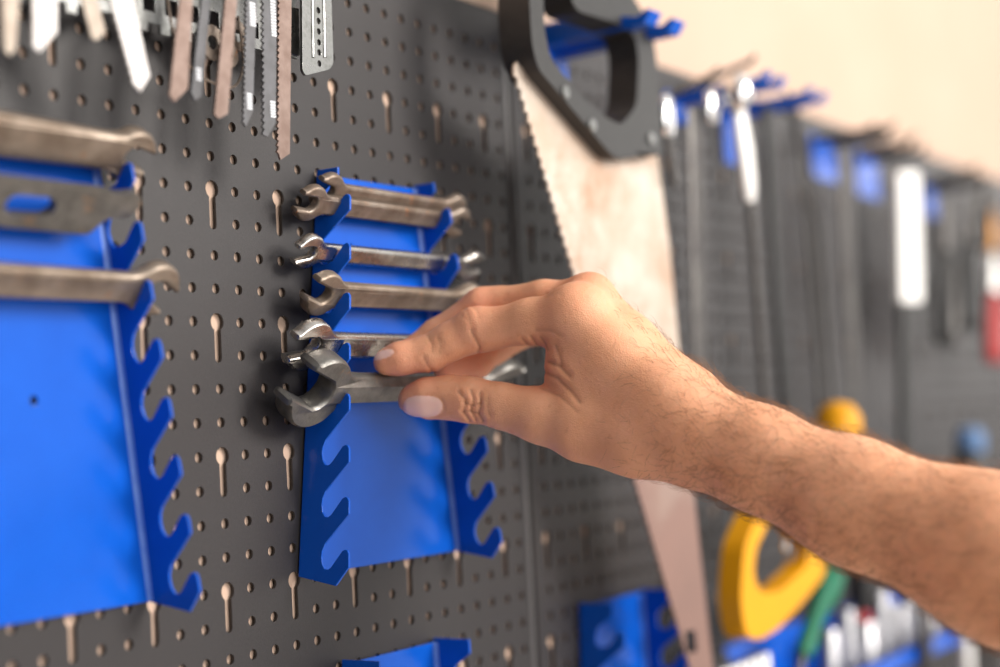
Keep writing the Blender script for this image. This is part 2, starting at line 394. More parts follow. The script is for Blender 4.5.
wrench(0, None, 149, .0200, .0160, .022, .018, 10, .0115, .008, 10, .0080, .0060, M['brown'], 'thick blurred brown wrench in the top slot of the left rack', lift=.005, n_off=-.0014, L=.2)
wrench(2, None, 173, .0145, .0130, .0150, .013, 12, .0125, .0095, 24, .007, .0055, M['brown'], 'slim blurred grey-brown wrench in the third slot of the left rack', L=.2)
# flat multi-hole spanner in the second slot of the left rack
def hole_spanner():
    ws = .020; poly = [(-.105, -ws/2), (.028, -ws/2), (.033, -.002), (.044, -.001), (.049, .006), (.044, .011), (.036, .009), (.028, ws/2), (-.105, ws/2)]
    poly = rounded(poly, .003)
    slot = [(-.006+.006*math.cos(t)+(.006 if math.cos(t) > 0 else -.006), .0045*math.sin(t)) for t in [2*math.pi*k/16 for k in range(16)]]
    holes = [slot, circle(-.030, 0, .0045), circle(-.052, 0, .0045), circle(-.075, 0, .0055)]
    O = np.array([-.0095, -slot_h(-.0606), -.0606])+SD*(ws/2+.004)-SN*.001
    mb = MB().prism(poly, (O, X_, SD, np.cross(X_, SD)), -.0022, .0022, holes)
    o = mb.build('flat_spanner', M['forged'], None, smooth=35, bevel=.0006, loc=tuple(O))
    tag(o, 'blurred grey flat spanner with cut-out holes, second slot of the left rack', 'spanner')
hole_spanner()

# ------------------------------------------------------------------ saw blades and zinc parts hanging at the top left
def toothed(p0, p1, n, depth, side=1):
    p0 = np.array(p0); p1 = np.array(p1); d = (p1-p0)/n; nn = np.array([-d[1], d[0]]); nn = nn/np.linalg.norm(nn)*side
    out = []
    for k in range(n): out += [tuple(p0+d*k), tuple(p0+d*(k+.75)+nn*depth)]
    return out
def saw_blade(px, h, material, label, teeth=16, depth=.0009, marks=(), wavy=False):
    """px: [top-left, bottom-left, tip, bottom-right, top-right] as seen"""
    uz = [UZ(x, y, h) for x, y in px]
    O = (uz[0][0]/2+uz[-1][0]/2, -h, uz[0][1])
    root = thing('jigsaw_blade', O, label, 'saw blade', 'saw blades hanging at the top left')
    poly = (toothed(uz[0], uz[1], teeth, depth, -1) if teeth else [uz[0]])+list(uz[1:])
    MB().prism(poly, front(h), 0, .0011).build('blade', material, root)
    for (a, b, c, d) in marks:
        q = [UZ(a, b, h), UZ(c, b, h), UZ(c, d, h), UZ(a, d, h)]
        mb = MB(); n = max(3, int(abs(d-b)/3))
        for k in range(n):
            za = q[0][1]+(q[2][1]-q[0][1])*k/n; zb = q[0][1]+(q[2][1]-q[0][1])*(k+.72)/n
            mb.add([(q[0][0], -h-.0013, za), (q[1][0], -h-.0013, za), (q[1][0], -h-.0013, zb), (q[0][0], -h-.0013, zb),
                    (q[0][0], -h-.0010, za), (q[1][0], -h-.0010, za), (q[1][0], -h-.0010, zb), (q[0][0], -h-.0010, zb)],
                   [(0, 1, 2, 3), (4, 7, 6, 5), (0, 4, 5, 1), (1, 5, 6, 2), (2, 6, 7, 3), (3, 7, 4, 0)])
        mb.build('printed_marking', M['mark'], root)
    # shank with hanging hole above the frame
    (x0, z0), (x1, z1) = uz[0], uz[-1]; cx = (x0+x1)/2; ww = abs(x1-x0)/2
    MB().prism([(cx-ww*.8, z0-.001), (cx+ww*.8, z0-.001), (cx+ww*.6, z0+.016), (cx-ww*.6, z0+.016)], front(h), 0, .0011, [circle(cx, z0+.010, ww*.3, 10)]).build('shank', material, root)
Y0 = -22
saw_blade([(181, Y0), (168, 96), (173, 102), (186, 89), (192, Y0)], .040, M['blade_red'], 'rust-red saw blade, leftmost of the sharp group, with a cut-off tip', 14, .0004)
saw_blade([(203, Y0), (190, 94), (193, 101), (200, 96), (211, Y0)], .036, M['blade_grey'], 'narrow dark grey saw blade between the two rust-red ones', 22, .0007, [(194, 68, 199, 82)])
saw_blade([(226, Y0), (213, 115), (217, 119), (226, 114), (237, Y0)], .042, M['blade_red'], 'rust-red saw blade in the middle of the hanging group', 18, .0004)
saw_blade([(246, Y0), (242.5, 124), (244, 127), (251, 112), (255.5, Y0)], .034, M['blade_grey'], 'dark grey fine-toothed saw blade with pale printed markings, fourth from the left', 26, .0012, [(247, 2, 253, 28), (244.5, 93, 249.5, 111)])
saw_blade([(262, Y0), (263, 136), (266, 137), (274, 122), (275, Y0)], .034, M['blade_grey'], 'dark grey coarse-toothed saw blade with pale printed markings', 24, .0016, [(268, 0, 273, 38), (268, 101, 273, 119)])
saw_blade([(278, Y0), (277, 154), (279, 160), (288, 154), (290, Y0)], .030, M['blade_red'], 'longest brownish saw blade with bright teeth, rightmost of the group', 28, .0013)
saw_blade([(-1, Y0), (3, 50), (8, 56), (14, 48), (19, Y0)], .036, M['blade_tan'], 'tan blurred saw blade in the top left corner', 0)
saw_blade([(31, Y0), (32, 46), (37.5, 52), (55, 32), (55, Y0)], .040, M['blade_pale'], 'bright wide blade with a slanted end in the top left corner', 0)
saw_blade([(74, Y0), (90, 38), (95, 41), (104, 32), (89, Y0)], .036, M['blade_tan'], 'short tan saw blade tilted beside the bright toothed one', 0)
saw_blade([(104, Y0), (133, 85), (138.6, 92), (148, 76), (126, Y0)], .040, M['blade_pale'], 'bright tilted saw blade with wavy teeth at the upper left', 12, .0009)

# zinc hanging strip carrying the blades
def zinc():
    h = .014
    root = thing('hanging_strip', (.06, 0, .03), 'perforated zinc strip that the saw blades hang from', 'bracket')
    z0, z1 = .0345, .066
    poly = [(-.06, z1), (-.06, z0)]
    x = -.055
    while x < .150:
        poly += [(x, z0), (x, z0-.004), (x+.006, z0-.004), (x+.006, z0)]; x += .013
    poly += [(.152, z0), (.152, z1)]
    holes = []; x = -.048
    while x < .146: holes.append([(x-.0035, z0+.005), (x+.0035, z0+.005), (x+.0035, z0+.012), (x-.0035, z0+.012)]); x += .013
    MB().prism(poly, front(h), 0, .0015, holes).build('slotted_strip', M['zinc'], root, bevel=.0003)
    # pins on which blades hang
    for u in (.045, .062, .078, .094, .108, .121, -.045, -.030, .000, .017):
        MB().tube([(u, -.002, .062), (u, -.046, .062), (u, -.048, .064)], .0014, 8).build('pin', M['zinc'], root, smooth=True)
    # standoffs onto the board
    for u in (-.052, .045, .147): MB().tube([(u, 0, .058), (u, -.0145, .058)], .003, 10).build('standoff', M['zinc'], root, smooth=True)
zinc()
def zinc_plate():
    h = .026
    q = [UZ(x, y, h) for x, y in ((299.5, -30), (300, 71), (303, 76), (327, 70), (331, 64), (328, -30))]
    root = thing('zinc_joining_plate', (.14, 0, .02), 'shiny zinc plate with a column of holes, right of the hanging saw blades', 'metal plate')
    holes = [circle(*UZ(315.5+.02*y, y, h), .0015, 12) for y in (-8, 11, 21.6, 32, 43, 53, 64)]
    MB().prism(rounded(q, .002), front(h), 0, .0016, holes).build('perforated_plate', M['zinc'], root, bevel=.0004)
    a = UZ(311, 5, h); b = UZ(321, 60, h)
    MB().tube([(UZ(309.5, -10, h)[0], -h-.0012, UZ(309, -10, h)[1]), (UZ(310.5, 58, h)[0], -h-.0012, UZ(310, 58, h)[1])], .0012, 8).build('raised_rib', M['zinc'], root, smooth=True)
    MB().tube([(UZ(321, -10, h)[0], -h-.0012, UZ(321, -10, h)[1]), (UZ(322, 58, h)[0], -h-.0012, UZ(322, 58, h)[1])], .0012, 8).build('raised_rib', M['zinc'], root, smooth=True)
    q = [UZ(x, y, h-.004) for x, y in ((287, 6), (288, 52), (299, 56), (301, 55), (300, 8))]
    MB().prism(q, front(h-.006), 0, .0016).build('side_leaf', M['zinc'], root, bevel=.0003)
    c = UZ(312, -6, 0)
    MB().tube([(c[0]-.02, 0, c[1]+.004), (c[0]-.02, -h-.003, c[1]+.004)], .0016, 8).build('hook_pin', M['zinc'], root, smooth=True)
zinc_plate()
for k, (x, y, rr) in enumerate(((215, 42, .008), (238, 36, .007), (226, 55, .006))):
    u, z = UZ(x, y, .02)
    MB().prism(circle(u, z, rr, 20), front(.0175+.0016*k), 0, .0014, [circle(u, z, rr*.4, 12)]).build('steel_washer', M['rust'], None, smooth=35, bevel=.0003)
    o = COL.objects[-1]; tag(o, ['brown washer hanging behind the saw blades, left one', 'brown washer hanging behind the saw blades, right one', 'lowest small brown washer behind the saw blades'][k], 'washer')
pts = spline([(.060, -.022, .045), (.064, -.022, .028), (.074, -.022, .016), (.088, -.022, .012), (.100, -.022, .013), (.106, -.022, .024), (.104, -.022, .045)], 6)
o = MB().tube(pts, .0006, 6).build('wire_loop', M['rust'], None, smooth=True); tag(o, 'thin rusty wire loop hanging behind the saw blades', 'wire')

# ------------------------------------------------------------------ large handsaw
def handsaw():
    h = .055
    Lq = lambda L: [UZ(x, y, h) for x, y in L]
    tooth0, tooth1 = UZ(513, 66, h), UZ(700, 700, h)
    back = Lq([(717, 700), (712, 667), (700, 560), (683, 400), (668, 240), (656, 150)])
    top = Lq([(604, 150), (540, 92), (516, 62)])
    root = thing('handsaw', ((tooth1[0]), -h, tooth1[1]), 'large worn handsaw hanging handle up from a blue hook', 'handsaw')
    poly = toothed(tooth0, tooth1, 62, .0028, -1)+[tooth1]+back+top
    hole = rounded(Lq([(684, 631), (694, 630), (696, 652), (686, 653)]), .001)
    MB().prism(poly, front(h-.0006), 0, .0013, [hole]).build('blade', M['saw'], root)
    # handle: thick slab with a grip opening
    outer = Lq([(516, -60), (513, 0), (516, 48), (522, 72), (560, 116), (600, 162), (648, 157), (648, 140), (642, 60), (636, 28), (616, -4), (585, -60)])
    inner = Lq([(528, -40), (528, 28), (534, 60), (556, 88), (588, 118), (606, 128), (622, 108), (624, 60), (620, 38), (600, 26), (560, 14), (540, -40)])
    MB().prism(rounded(outer, .010, 5), front(h-.010), 0, .020, [rounded(inner, .007, 5)]).build('handle', M['dark_plastic'], root, smooth=35, bevel=.003)
    for x, y in ((576, 128), (636, 141), (549, 95)):
        u, z = UZ(x, y, h)
        MB().prism(circle(u, z, .0036, 16), front(h+.0095), 0, .0018).build('rivet', M['zinc'], root, smooth=35, bevel=.0005)
handsaw()

# ------------------------------------------------------------------ blue hooks on the upper right boards
def fork_hook(u, z, wdt=.036, depth=.072, hgt=.045, label='', gap=.026, thick=1.0):
    root = thing('fork_hook', (u, 0, z-hgt), label, 'tool hook', 'blue hooks along the top of the boards')
    MB().prism(rounded([(u-wdt/2, z-hgt), (u+wdt/2, z-hgt), (u+wdt/2, z), (u-wdt/2, z)], .003), front(.0014), 0, .0015).build('back_plate', M['blue'], root, bevel=.0003)
    for s in (-1, 1):
        x = u+s*gap/2
        poly = [(0, z), (depth*.3, z+.001), (depth, z+.002), (depth+.005, z+.009), (depth+.002, z+.010), (depth-.004, z+.0065), (depth*.5, z+.006*thick), (0, z+.006*thick)]
        MB().prism([(p[0]+.0014, p[1]-.008) for p in poly], (np.array([x, 0, 0.]), OUT, Z_, X_), -.0032*thick, .0032*thick).build('prong', M['blue'] if u < .7 else M['dark_steel'], root, bevel=.0004)
    return root
fork_hook(.404, .088, .040, .078, .040, 'blue forked hook that carries the handsaw', .030, 2.2)
fork_hook(.570, .080, .030, .074, .020, 'blue forked hook just right of the handsaw handle', .022)
fork_hook(.664, .084, .034, .066, .044, 'blue forked hook with a bright plate left of the black bar', .024)
fork_hook(.840, .082, .052, .050, .036, 'blurred blue hook, left one of the pair in the middle distance', .034)
fork_hook(.940, .080, .054, .046, .040, 'blurred blue hook left of the white steel bar', .034)
fork_hook(1.110, .070, .034, .050, .034, 'farthest small blurred blue hook right of the white steel bar', .024)

# ------------------------------------------------------------------ tools hanging on the right
def hang(name, label, cat, segs, parts=None, group=None):
    """segs: (part name, [(x, y, r)...] seen points, h, material, flat)"""
    x, y, _ = segs[-1][1][-1]; p = P(x, y, segs[-1][2])
    root = thing(name, p, label, cat, group)
    for (pn, pts, h, m, flat) in segs:
        q = [P(a, b, h) for a, b, c in pts]; rr = [c for a, b, c in pts]
        MB().tube(q, rr, 14, flat).build(pn, m, root, smooth=50)
    return root
hang('ring_spanner', 'short bright chrome spanner hanging just right of the handsaw handle', 'spanner',
     [('head', [(667, 96, .004), (667, 101, .007), (667, 118, .008), (668, 134, .007), (668, 138, .004)], .06, M['shiny'], .5),
      ('shank', [(668, 136, .004), (672, 160, .0035), (676, 185, .0035)], .06, M['dark_steel'], .6)])
hang('flat_file', 'wide dark steel file hanging right of the saw, below a bright tang', 'file',
     [('tang', [(711, 90, .005), (712, 96, .008), (712, 116, .008), (713, 124, .005)], .045, M['shiny'], .5),
      ('blade', [(694, 112, .010), (696, 200, .0095), (699, 330, .009), (702, 470, .007)], .035, M['dark_steel'], .3)])
hang('socket_driver', 'bright chrome driver with a round knob hanging at the end of the blue hook', 'driver',
     [('knob', [(738, 74, .004), (738, 80, .009), (738, 96, .010), (738, 108, .007), (739, 112, .004)], .06, M['shiny'], 1),
      ('shank', [(739, 112, .007), (744, 150, .009), (748, 185, .008), (750, 202, .005)], .058, M['satin'], .6),
      ('tip', [(750, 200, .003), (757, 300, .003), (768, 450, .0028)], .055, M['dark_steel'], 1)])
hang('pry_bar', 'long black bar hanging to the right of the chrome driver', 'bar',
     [('bar', [(766, 108, .0055), (770, 150, .0062), (778, 300, .0066), (790, 450, .0068), (794, 500, .004)], .04, M['black'], .6)])
hang('steel_rod', 'thin dark rod hanging slightly slanted, left of the two thin rods', 'rod', [('rod', [(796, 108, .002), (810, 250, .0022), (824, 450, .0022)], .035, M['dark_steel'], 1)])
hang('steel_rod', 'thin dark rod hanging slightly slanted, right of the two thin rods', 'rod', [('rod', [(786, 92, .002), (818, 230, .002), (836, 450, .002)], .03, M['dark_steel'], 1)])
hang('flat_file', 'blurred dark flat bar hanging between the two blurred blue hooks', 'file',
     [('blade', [(842, 150, .010), (846, 200, .012), (852, 320, .010), (856, 450, .008)], .03, M['dark_steel'], .3)])
def rasp():
    h = .045; root = thing('steel_rasp', P(906, 460, h), 'bright white flat steel bar with a black grip, hanging on the far board', 'rasp')
    q = [UZ(x, y, h) for x, y in ((894, 172), (896, 303), (917, 303), (914, 172))]
    MB().prism(rounded(q, .006), front(h), 0, .005).build('blade', M['satin'], root, bevel=.001)
    MB().tube([P(905, 300, h), P(905, 315, h), P(905, 400, h), P(905, 470, h)], [.006, .009, .0095, .007], 14, .6).build('grip', M['black'], root, smooth=50)
rasp()
def pliers(x, y0, y1, h, m1, m2, label, spread=.016, jawm=None):
    p = P(x, y1, h); root = thing('pliers', p, label, 'pliers', 'pliers on the far board')
    t = P(x, y0, h); mid = P(x, y0+(y1-y0)*.36, h)
    MB().tube([t, t*.6+mid*.4, mid], [.005, .010, .011], 12, .6).build('jaw', jawm or M['dark_steel'], root, smooth=50)
    for s in (-1, 1):
        a = mid.copy(); b = p.copy(); c = (a+b)/2; c[0] += s*spread; b[0] += s*spread*.8
        MB().tube(spline([a, c, b], 5), [.006]+[.0075]*9+[.005], 10).build('handle', m1 if s < 0 else m2, root, smooth=50)
pliers(946, 200, 345, .04, M['black'], M['dark_steel'], 'blurred dark pliers, left pair on the far board')
pliers(968, 196, 330, .04, M['black'], M['black'], 'blurred black pliers, middle pair on the far board')
pliers(994, 255, 362, .05, M['red'], M['red'], 'red-handled pliers cut by the right edge of the picture', .010, M['satin'])
pliers(986, 185, 250, .035, M['black'], M['orange'], 'pliers with one orange handle on the far board, near the right edge', .012)
hang('marker_pen', 'black bottle with a round light blue cap low on the far board', 'bottle',
     [('cap', [(970, 428, .006), (970, 432, .013), (970, 446, .014), (970, 456, .010)], .04, M['lightblue'], 1),
      ('body', [(970, 456, .013), (968, 470, .018), (966, 520, .018), (965, 560, .016)], .04, M['black'], 1)])
# thin steel shafts sticking out over the board tops on the right
for k, (x0, y0, x1, y1) in enumerate(((668, 98, 700, 84), (700, 84, 742, 66), (752, 118, 815, 96), (840, 142, 890, 126), (862, 150, 915, 134), (930, 182, 972, 166), (940, 192, 985, 178))):
    a = P(x0, y0, .006); b = P(x1, y1, .052); b = np.array([a[0]+(b[0]-a[0])*.5, b[1], a[2]+.006])
    o = MB().tube([a, a*.3+b*.7, b, b+np.array([0, -.004, .004])], [.0022, .0022, .0022, .0014], 8).build('steel_peg', M['dark_steel'] if k % 2 else M['chrome'], None, smooth=50, loc=tuple(a))
    tag(o, ['chrome peg above the short chrome spanner', 'dark peg above the wide file', 'chrome peg above the two thin rods', 'dark peg over the left blurred blue hook', 'chrome peg over the hook next to the white bar', 'dark peg right of the white bar', 'chrome peg above the dark pliers'][k], 'peg', 'steel pegs along the top of the far boards')

# ------------------------------------------------------------------ yellow saw, green handle, socket rail
def yellow_saw():
    h = .05; root = thing('hacksaw', P(760, 640, h), 'yellow-handled hacksaw hanging on the board behind the forearm', 'hacksaw')
    Lq = lambda L: [UZ(x, y, h) for x, y in L]
    outer = Lq([(750, 508), (733, 545), (729, 600), (734, 636), (748, 640), (766, 630), (792, 602), (814, 575), (817, 552), (806, 538), (797, 520), (788, 500), (768, 490)])
    inner = Lq([(760, 518), (745, 548), (742, 574), (750, 594), (770, 590), (796, 566), (798, 545), (784, 516)])
    MB().prism(rounded(outer, .010, 5), front(h-.008), 0, .016, [rounded(inner, .006, 4)]).build('handle', M['yellow'], root, smooth=35, bevel=.003)
    MB().tube([P(782, 520, h), P(800, 480, h), P(822, 450, h), P(838, 440, h)], .006, 12).build('frame', M['dark_steel'], root, smooth=50)
    MB().tube([P(838, 402, h), P(838, 405, h), P(838, 416, h), P(838, 432, h), P(834, 455, h)], [.003, .011, .0165, .018, .012], 18).build('front_grip', M['yellow'], root, smooth=50)
    MB().prism(Lq([(786, 560), (792, 562), (848, 452), (842, 450)]), front(h-.001), 0, .0012).build('blade', M['blade_grey'], root)
    u, z = UZ(786, 545, h+.013)
    MB().prism(circle(u, z, .004, 14), front(h+.012), 0, .002).build('bolt', M['shiny'], root, smooth=35)
yellow_saw()
hang('screwdriver', 'screwdriver with a green handle hanging beside the yellow hacksaw', 'screwdriver',
     [('handle', [(836, 562, .005), (834, 572, .0105), (828, 588, .0115), (820, 606, .0085), (814, 622, .007), (808, 642, .0085), (802, 656, .006)], .05, M['green'], .8),
      ('shaft', [(803, 652, .003), (796, 690, .003), (790, 720, .003)], .05, M['dark_steel'], 1)])
hang('screwdriver', 'dark screwdriver hanging behind the forearm, right of the green handle', 'screwdriver',
     [('handle', [(862, 540, .008), (862, 560, .011), (862, 600, .011), (862, 615, .006)], .03, M['black'], 1),
      ('collar', [(862, 612, .007), (862, 622, .007)], .03, M['red'], 1)])
rail = thing('socket_rail', (.86, 0, -.345), 'long blue tray rail fixed low on the boards, full of sockets', 'tool rail')
MB().box(.60, 1.22, -.0030, -.0014, -.350, -.305).build('back_plate', M['blue'], rail, bevel=.0004)
MB().box(.60, 1.22, -.0520, -.0030, -.350, -.348).build('tray', M['blue'], rail, bevel=.0004)
MB().box(.60, 1.22, -.0540, -.0520, -.350, -.338).build('front_lip', M['blue'], rail, bevel=.0004)
sk = None
def socket(u, y, z, rr, hh):
    prof = [(rr*.9, 0), (rr, .0008), (rr, hh*.5), (rr*.93, hh*.53), (rr*.93, hh-.0008), (rr*.86, hh), (rr*.55, hh), (rr*.55, hh*.5), (0.0005, hh*.5)]
    n = 20; V = []; F = []
    for (q, zz) in prof:
        for k in range(n): t = 2*math.pi*k/n; V.append((q*math.cos(t)+u, q*math.sin(t)+y, zz+z))
    for i in range(len(prof)-1):
        for k in range(n): F.append((i*n+k, i*n+(k+1) % n, (i+1)*n+(k+1) % n, (i+1)*n+k))
    F.append(tuple(range(n)))
    mb = MB(); mb.add(V, F); return mb.build('chrome_socket', M['socket'], None, smooth=40, loc=(u, y, z))
for k, u in enumerate(np.linspace(.72, 1.17, 13)):
    if k == 0: o = socket(u, -.030, -.348, .0095, .040); sk = o
    else:
        o = sk.copy(); COL.objects.link(o); o.location = (u, -.030, -.348); s = [1, .9, 1.1][k % 3]; o.scale = (s, s, [1, 1.25, .9, 1.4][k % 4])
    tag(o, 'chrome socket standing in the blue tray rail', 'socket', 'chrome sockets in the blue rail')
# row of small bright sockets at the left, on its own clip strip
clip = thing('socket_clip_strip', (.60, 0, -.33), 'dark clip strip with a row of small bright sockets left of the blue rail', 'tool rail')
MB().box(.485, .60, -.006, -.0014, -.334, -.310).build('strip', M['dark_steel'], clip, bevel=.0006)
MB().box(.485, .60, -.050, -.006, -.336, -.333).build('shelf', M['dark_steel'], clip, bevel=.0006)
for k in range(8):
    o = sk.copy(); COL.objects.link(o); o.location = (.4935+.0137*k, -.036, -.333); o.scale = (.62, .62, .66)
    tag(o, 'small bright socket in the short row left of the blue rail', 'socket', 'small sockets left of the rail')
for k, (x, m) in enumerate(((966, M['satin']), (925, M['dark_steel']), (990, M['dark_steel']))):
    hang('drill_bit', ['bright steel drill bit hanging below the blue rail at the lower right', 'dark drill bit hanging below the blue rail', 'dark drill bit in the lower right corner'][k], 'drill bit',
         [('shank', [(x, 612-12*k, .006), (x, 640, .006), (x+1, 670, .0055)], .06, m, 1), ('tip', [(x+1, 668, .005), (x+2, 700, .004), (x+2, 712, .001)], .06, m, 1)])

# ------------------------------------------------------------------ the hand and forearm: one continuous surface
def cp(x, y, d): return np.array([d*(x-500)/FPX, -d*(y-333.5)/FPX, d])
def rcone(p, a, b, ra, rb):
    ba = b-a; l2 = ba@ba; rr = ra-rb; a2 = l2-rr*rr; il2 = 1/l2
    pa = p-a; y = pa@ba; z = y-l2; q = pa*l2-ba[None, :]*y[:, None]; x2 = (q*q).sum(1)
    y2 = y*y*l2; z2 = z*z*l2; k = np.sign(rr)*rr*rr*x2
    d1 = np.sqrt(x2+z2)*il2-rb; d2 = np.sqrt(x2+y2)*il2-ra; d3 = (np.sqrt(np.maximum(x2*a2*il2, 0))+y*rr)*il2-ra
    return np.where(np.sign(z)*a2*z2 > k, d1, np.where(np.sign(y)*a2*y2 < k, d2, d3))
def smin(a, b, k):
    h = np.maximum(k-np.abs(a-b), 0)/k; return np.minimum(a, b)-h*h*h*k/6
def chain(p, nodes, k=.004):
    f = None
    for (a, b) in zip(nodes[:-1], nodes[1:]):
        g = rcone(p, cp(*a[:3]), cp(*b[:3]), a[3], b[3]); f = g if f is None else smin(f, g, k)
    return f
INDEX = [(387, 362, .781, .0066), (400, 359, .781, .0076), (431, 353, .782, .0088), (450, 342, .781, .0093), (474, 331, .780, .0103), (490, 329, .778, .0098), (530, 322, .771, .0110), (577, 320, .762, .0135)]
MIDDLE = [(408, 353, .800, .0064), (437, 336, .803, .0082), (481, 309, .802, .0096), (500, 305, .800, .0090), (545, 301, .790, .0100), (588, 302, .780, .0112)]
RING = [(446, 368, .812, .0065), (476, 362, .818, .0080), (500, 338, .822, .0088), (530, 320, .820, .0090), (602, 314, .798, .0115)]
PINKY = [(478, 366, .832, .0055), (496, 350, .836, .0066), (530, 330, .838, .0074), (612, 334, .815, .0100)]
THUMB = [(414, 400, .782, .0078), (428, 398, .781, .0095), (450, 397, .779, .0104), (470, 400, .775, .0108), (500, 406, .770, .0104), (543, 415, .763, .0133), (585, 425, .756, .0165), (640, 432, .748, .0190)]
GROOVES = [  # seen polylines of creases: points, width m, depth m
    ([(459, 392), (466, 400), (464, 412), (470, 421)], .0009, .0008), ([(471, 390), (474, 400), (471, 410), (476, 420)], .0009, .0009),
    ([(480, 393), (481, 404), (479, 414), (483, 421)], .0009, .0008), ([(464, 402), (472, 406), (480, 403)], .0008, .0006), ([(462, 412), (470, 411), (478, 413)], .0008, .0006),
    ([(488, 398), (488, 408), (490, 416)], .0008, .0004),
    ([(471, 330), (475, 338), (480, 347), (478, 352)], .0008, .0008), ([(462, 315), (470, 322), (474, 330)], .0009, .0003),
    ([(424, 357), (428, 365), (434, 374)], .0008, .0006), ([(428, 336), (432, 344), (433, 352)], .0009, .0004), ([(438, 337), (441, 346), (440, 353)], .0008, .0003),
    ([(464, 309), (468, 313), (470, 319)], .0008, .0003), ([(472, 306), (477, 311), (479, 318)], .0008, .0003),
    ([(522, 338), (527, 344), (528, 350)], .0010, .0006), ([(531, 336), (536, 343), (538, 350)], .0010, .0007), ([(541, 337), (546, 344), (548, 350)], .0010, .0006), ([(536, 330), (550, 330), (562, 336)], .0012, .0004),
    ([(545, 372), (558, 378), (572, 392), (580, 402)], .0014, .0007), ([(549, 362), (560, 366), (570, 376)], .0014, .0008), ([(556, 346), (560, 356), (562, 366)], .0012, .0005),
    ([(540, 388), (560, 396), (578, 412)], .0011, .0004), ([(505, 300), (540, 295), (560, 293)], .0018, .0002),
]
SPHERES = [(588, 299, .779, .0105), (576, 315, .764, .0145), (477, 328, .779, .0094), (484, 306, .803, .0084)]
NAILS = [((423, 406.5), (19.5, 10.8), math.radians(0), 'thumb'), ((383, 354.5), (11, 4.0), math.radians(-18), 'index')]
def seg2(p, a, b):
    a = np.array(a, float); b = np.array(b, float); ab = b-a; t = np.clip(((p-a)@ab)/(ab@ab), 0, 1)
    return np.linalg.norm(p-a-t[:, None]*ab, axis=1)
def nail_coord(P2, nl):
    (cx, cy), (a, b), ang, _ = nl
    dx, dy = P2[:, 0]-cx, P2[:, 1]-cy; c, s = math.cos(ang), math.sin(ang)
    e = ((np.abs(dx*c+dy*s)/a)**2.6+(np.abs(-dx*s+dy*c)/b)**2.6)**(1/2.6); return e
def body_sdf(p):
    palm = chain(p, [(577, 320, .762, .0145), (615, 362, .752, .0150), (668, 408, .738, .0180)], .01)
    for c in ([(588, 300, .780, .0120), (625, 345, .768, .0140), (682, 402, .748, .0170)],
              [(602, 318, .798, .0125), (640, 365, .782, .0150), (690, 412, .762, .0170)],
              [(612, 340, .815, .0115), (650, 392, .797, .0160), (695, 428, .772, .0170)],
              [(585, 425, .756, .0165), (640, 432, .746, .0195), (690, 437, .735, .0200)],
              [(574, 352, .764, .0125), (577, 375, .761, .0135), (585, 398, .759, .0140)],
              [(600, 375, .758, .0165), (640, 405, .750, .0190)]):
        palm = smin(palm, chain(p, c, .01), .010)
    arm = chain(p, [(668, 408, .738, .0175), (700, 434, .732, .0190), (760, 459, .716, .0202), (850, 500, .695, .0240), (1000, 557, .662, .0312), (1140, 620, .632, .0350), (1480, 775, .575, .0400)], .02)
    arm2 = chain(p, [(680, 418, .760, .0172), (705, 438, .758, .0180), (770, 464, .742, .0198), (860, 505, .722, .0235), (1000, 560, .690, .0290), (1140, 625, .660, .0330), (1480, 780, .610, .0380)], .02)
    palm = smin(palm, smin(arm, arm2, .02), .016)
    for (x, y, d, r) in SPHERES[:2]: palm = smin(palm, np.linalg.norm(p-cp(x, y, d), axis=1)-r, .010)
    out = None
    for fg in (INDEX, MIDDLE, RING, PINKY, THUMB):
        g = chain(p, fg, .005)
        if fg is INDEX: g = smin(g, np.linalg.norm(p-cp(*SPHERES[2][:3]), axis=1)-SPHERES[2][3], .006)
        if fg is MIDDLE: g = smin(g, np.linalg.norm(p-cp(*SPHERES[3][:3]), axis=1)-SPHERES[3][3], .006)
        g = smin(palm, g, .007)
        out = g if out is None else smin(out, g, .0012)
    # surface detail
    P2 = np.stack([500+FPX*p[:, 0]/p[:, 2], 333.5-FPX*p[:, 1]/p[:, 2]], 1); near = (np.abs(out) < .004) & (p[:, 2] < .80)
    if near.any():
        q = P2[near]; dd = np.zeros(len(q)); sc = .775/FPX
        for pts, wd, dep in GROOVES:
            m = np.min([seg2(q, a, b) for a, b in zip(pts[:-1], pts[1:])], axis=0)*sc
            dd += dep*np.exp(-(m/wd)**2)
        for nl in NAILS:
            e = nail_coord(q, nl); dd += .00055*np.exp(-((e-1.04)/.09)**2)*(1 if nl[3] == 'thumb' else .5)
        # tendons and soft unevenness
        dd += .00035*np.sin(q[:, 0]*.055+q[:, 1]*.031)*np.sin(q[:, 1]*.07-q[:, 0]*.021+1.3)
        out[near] += dd
    return out
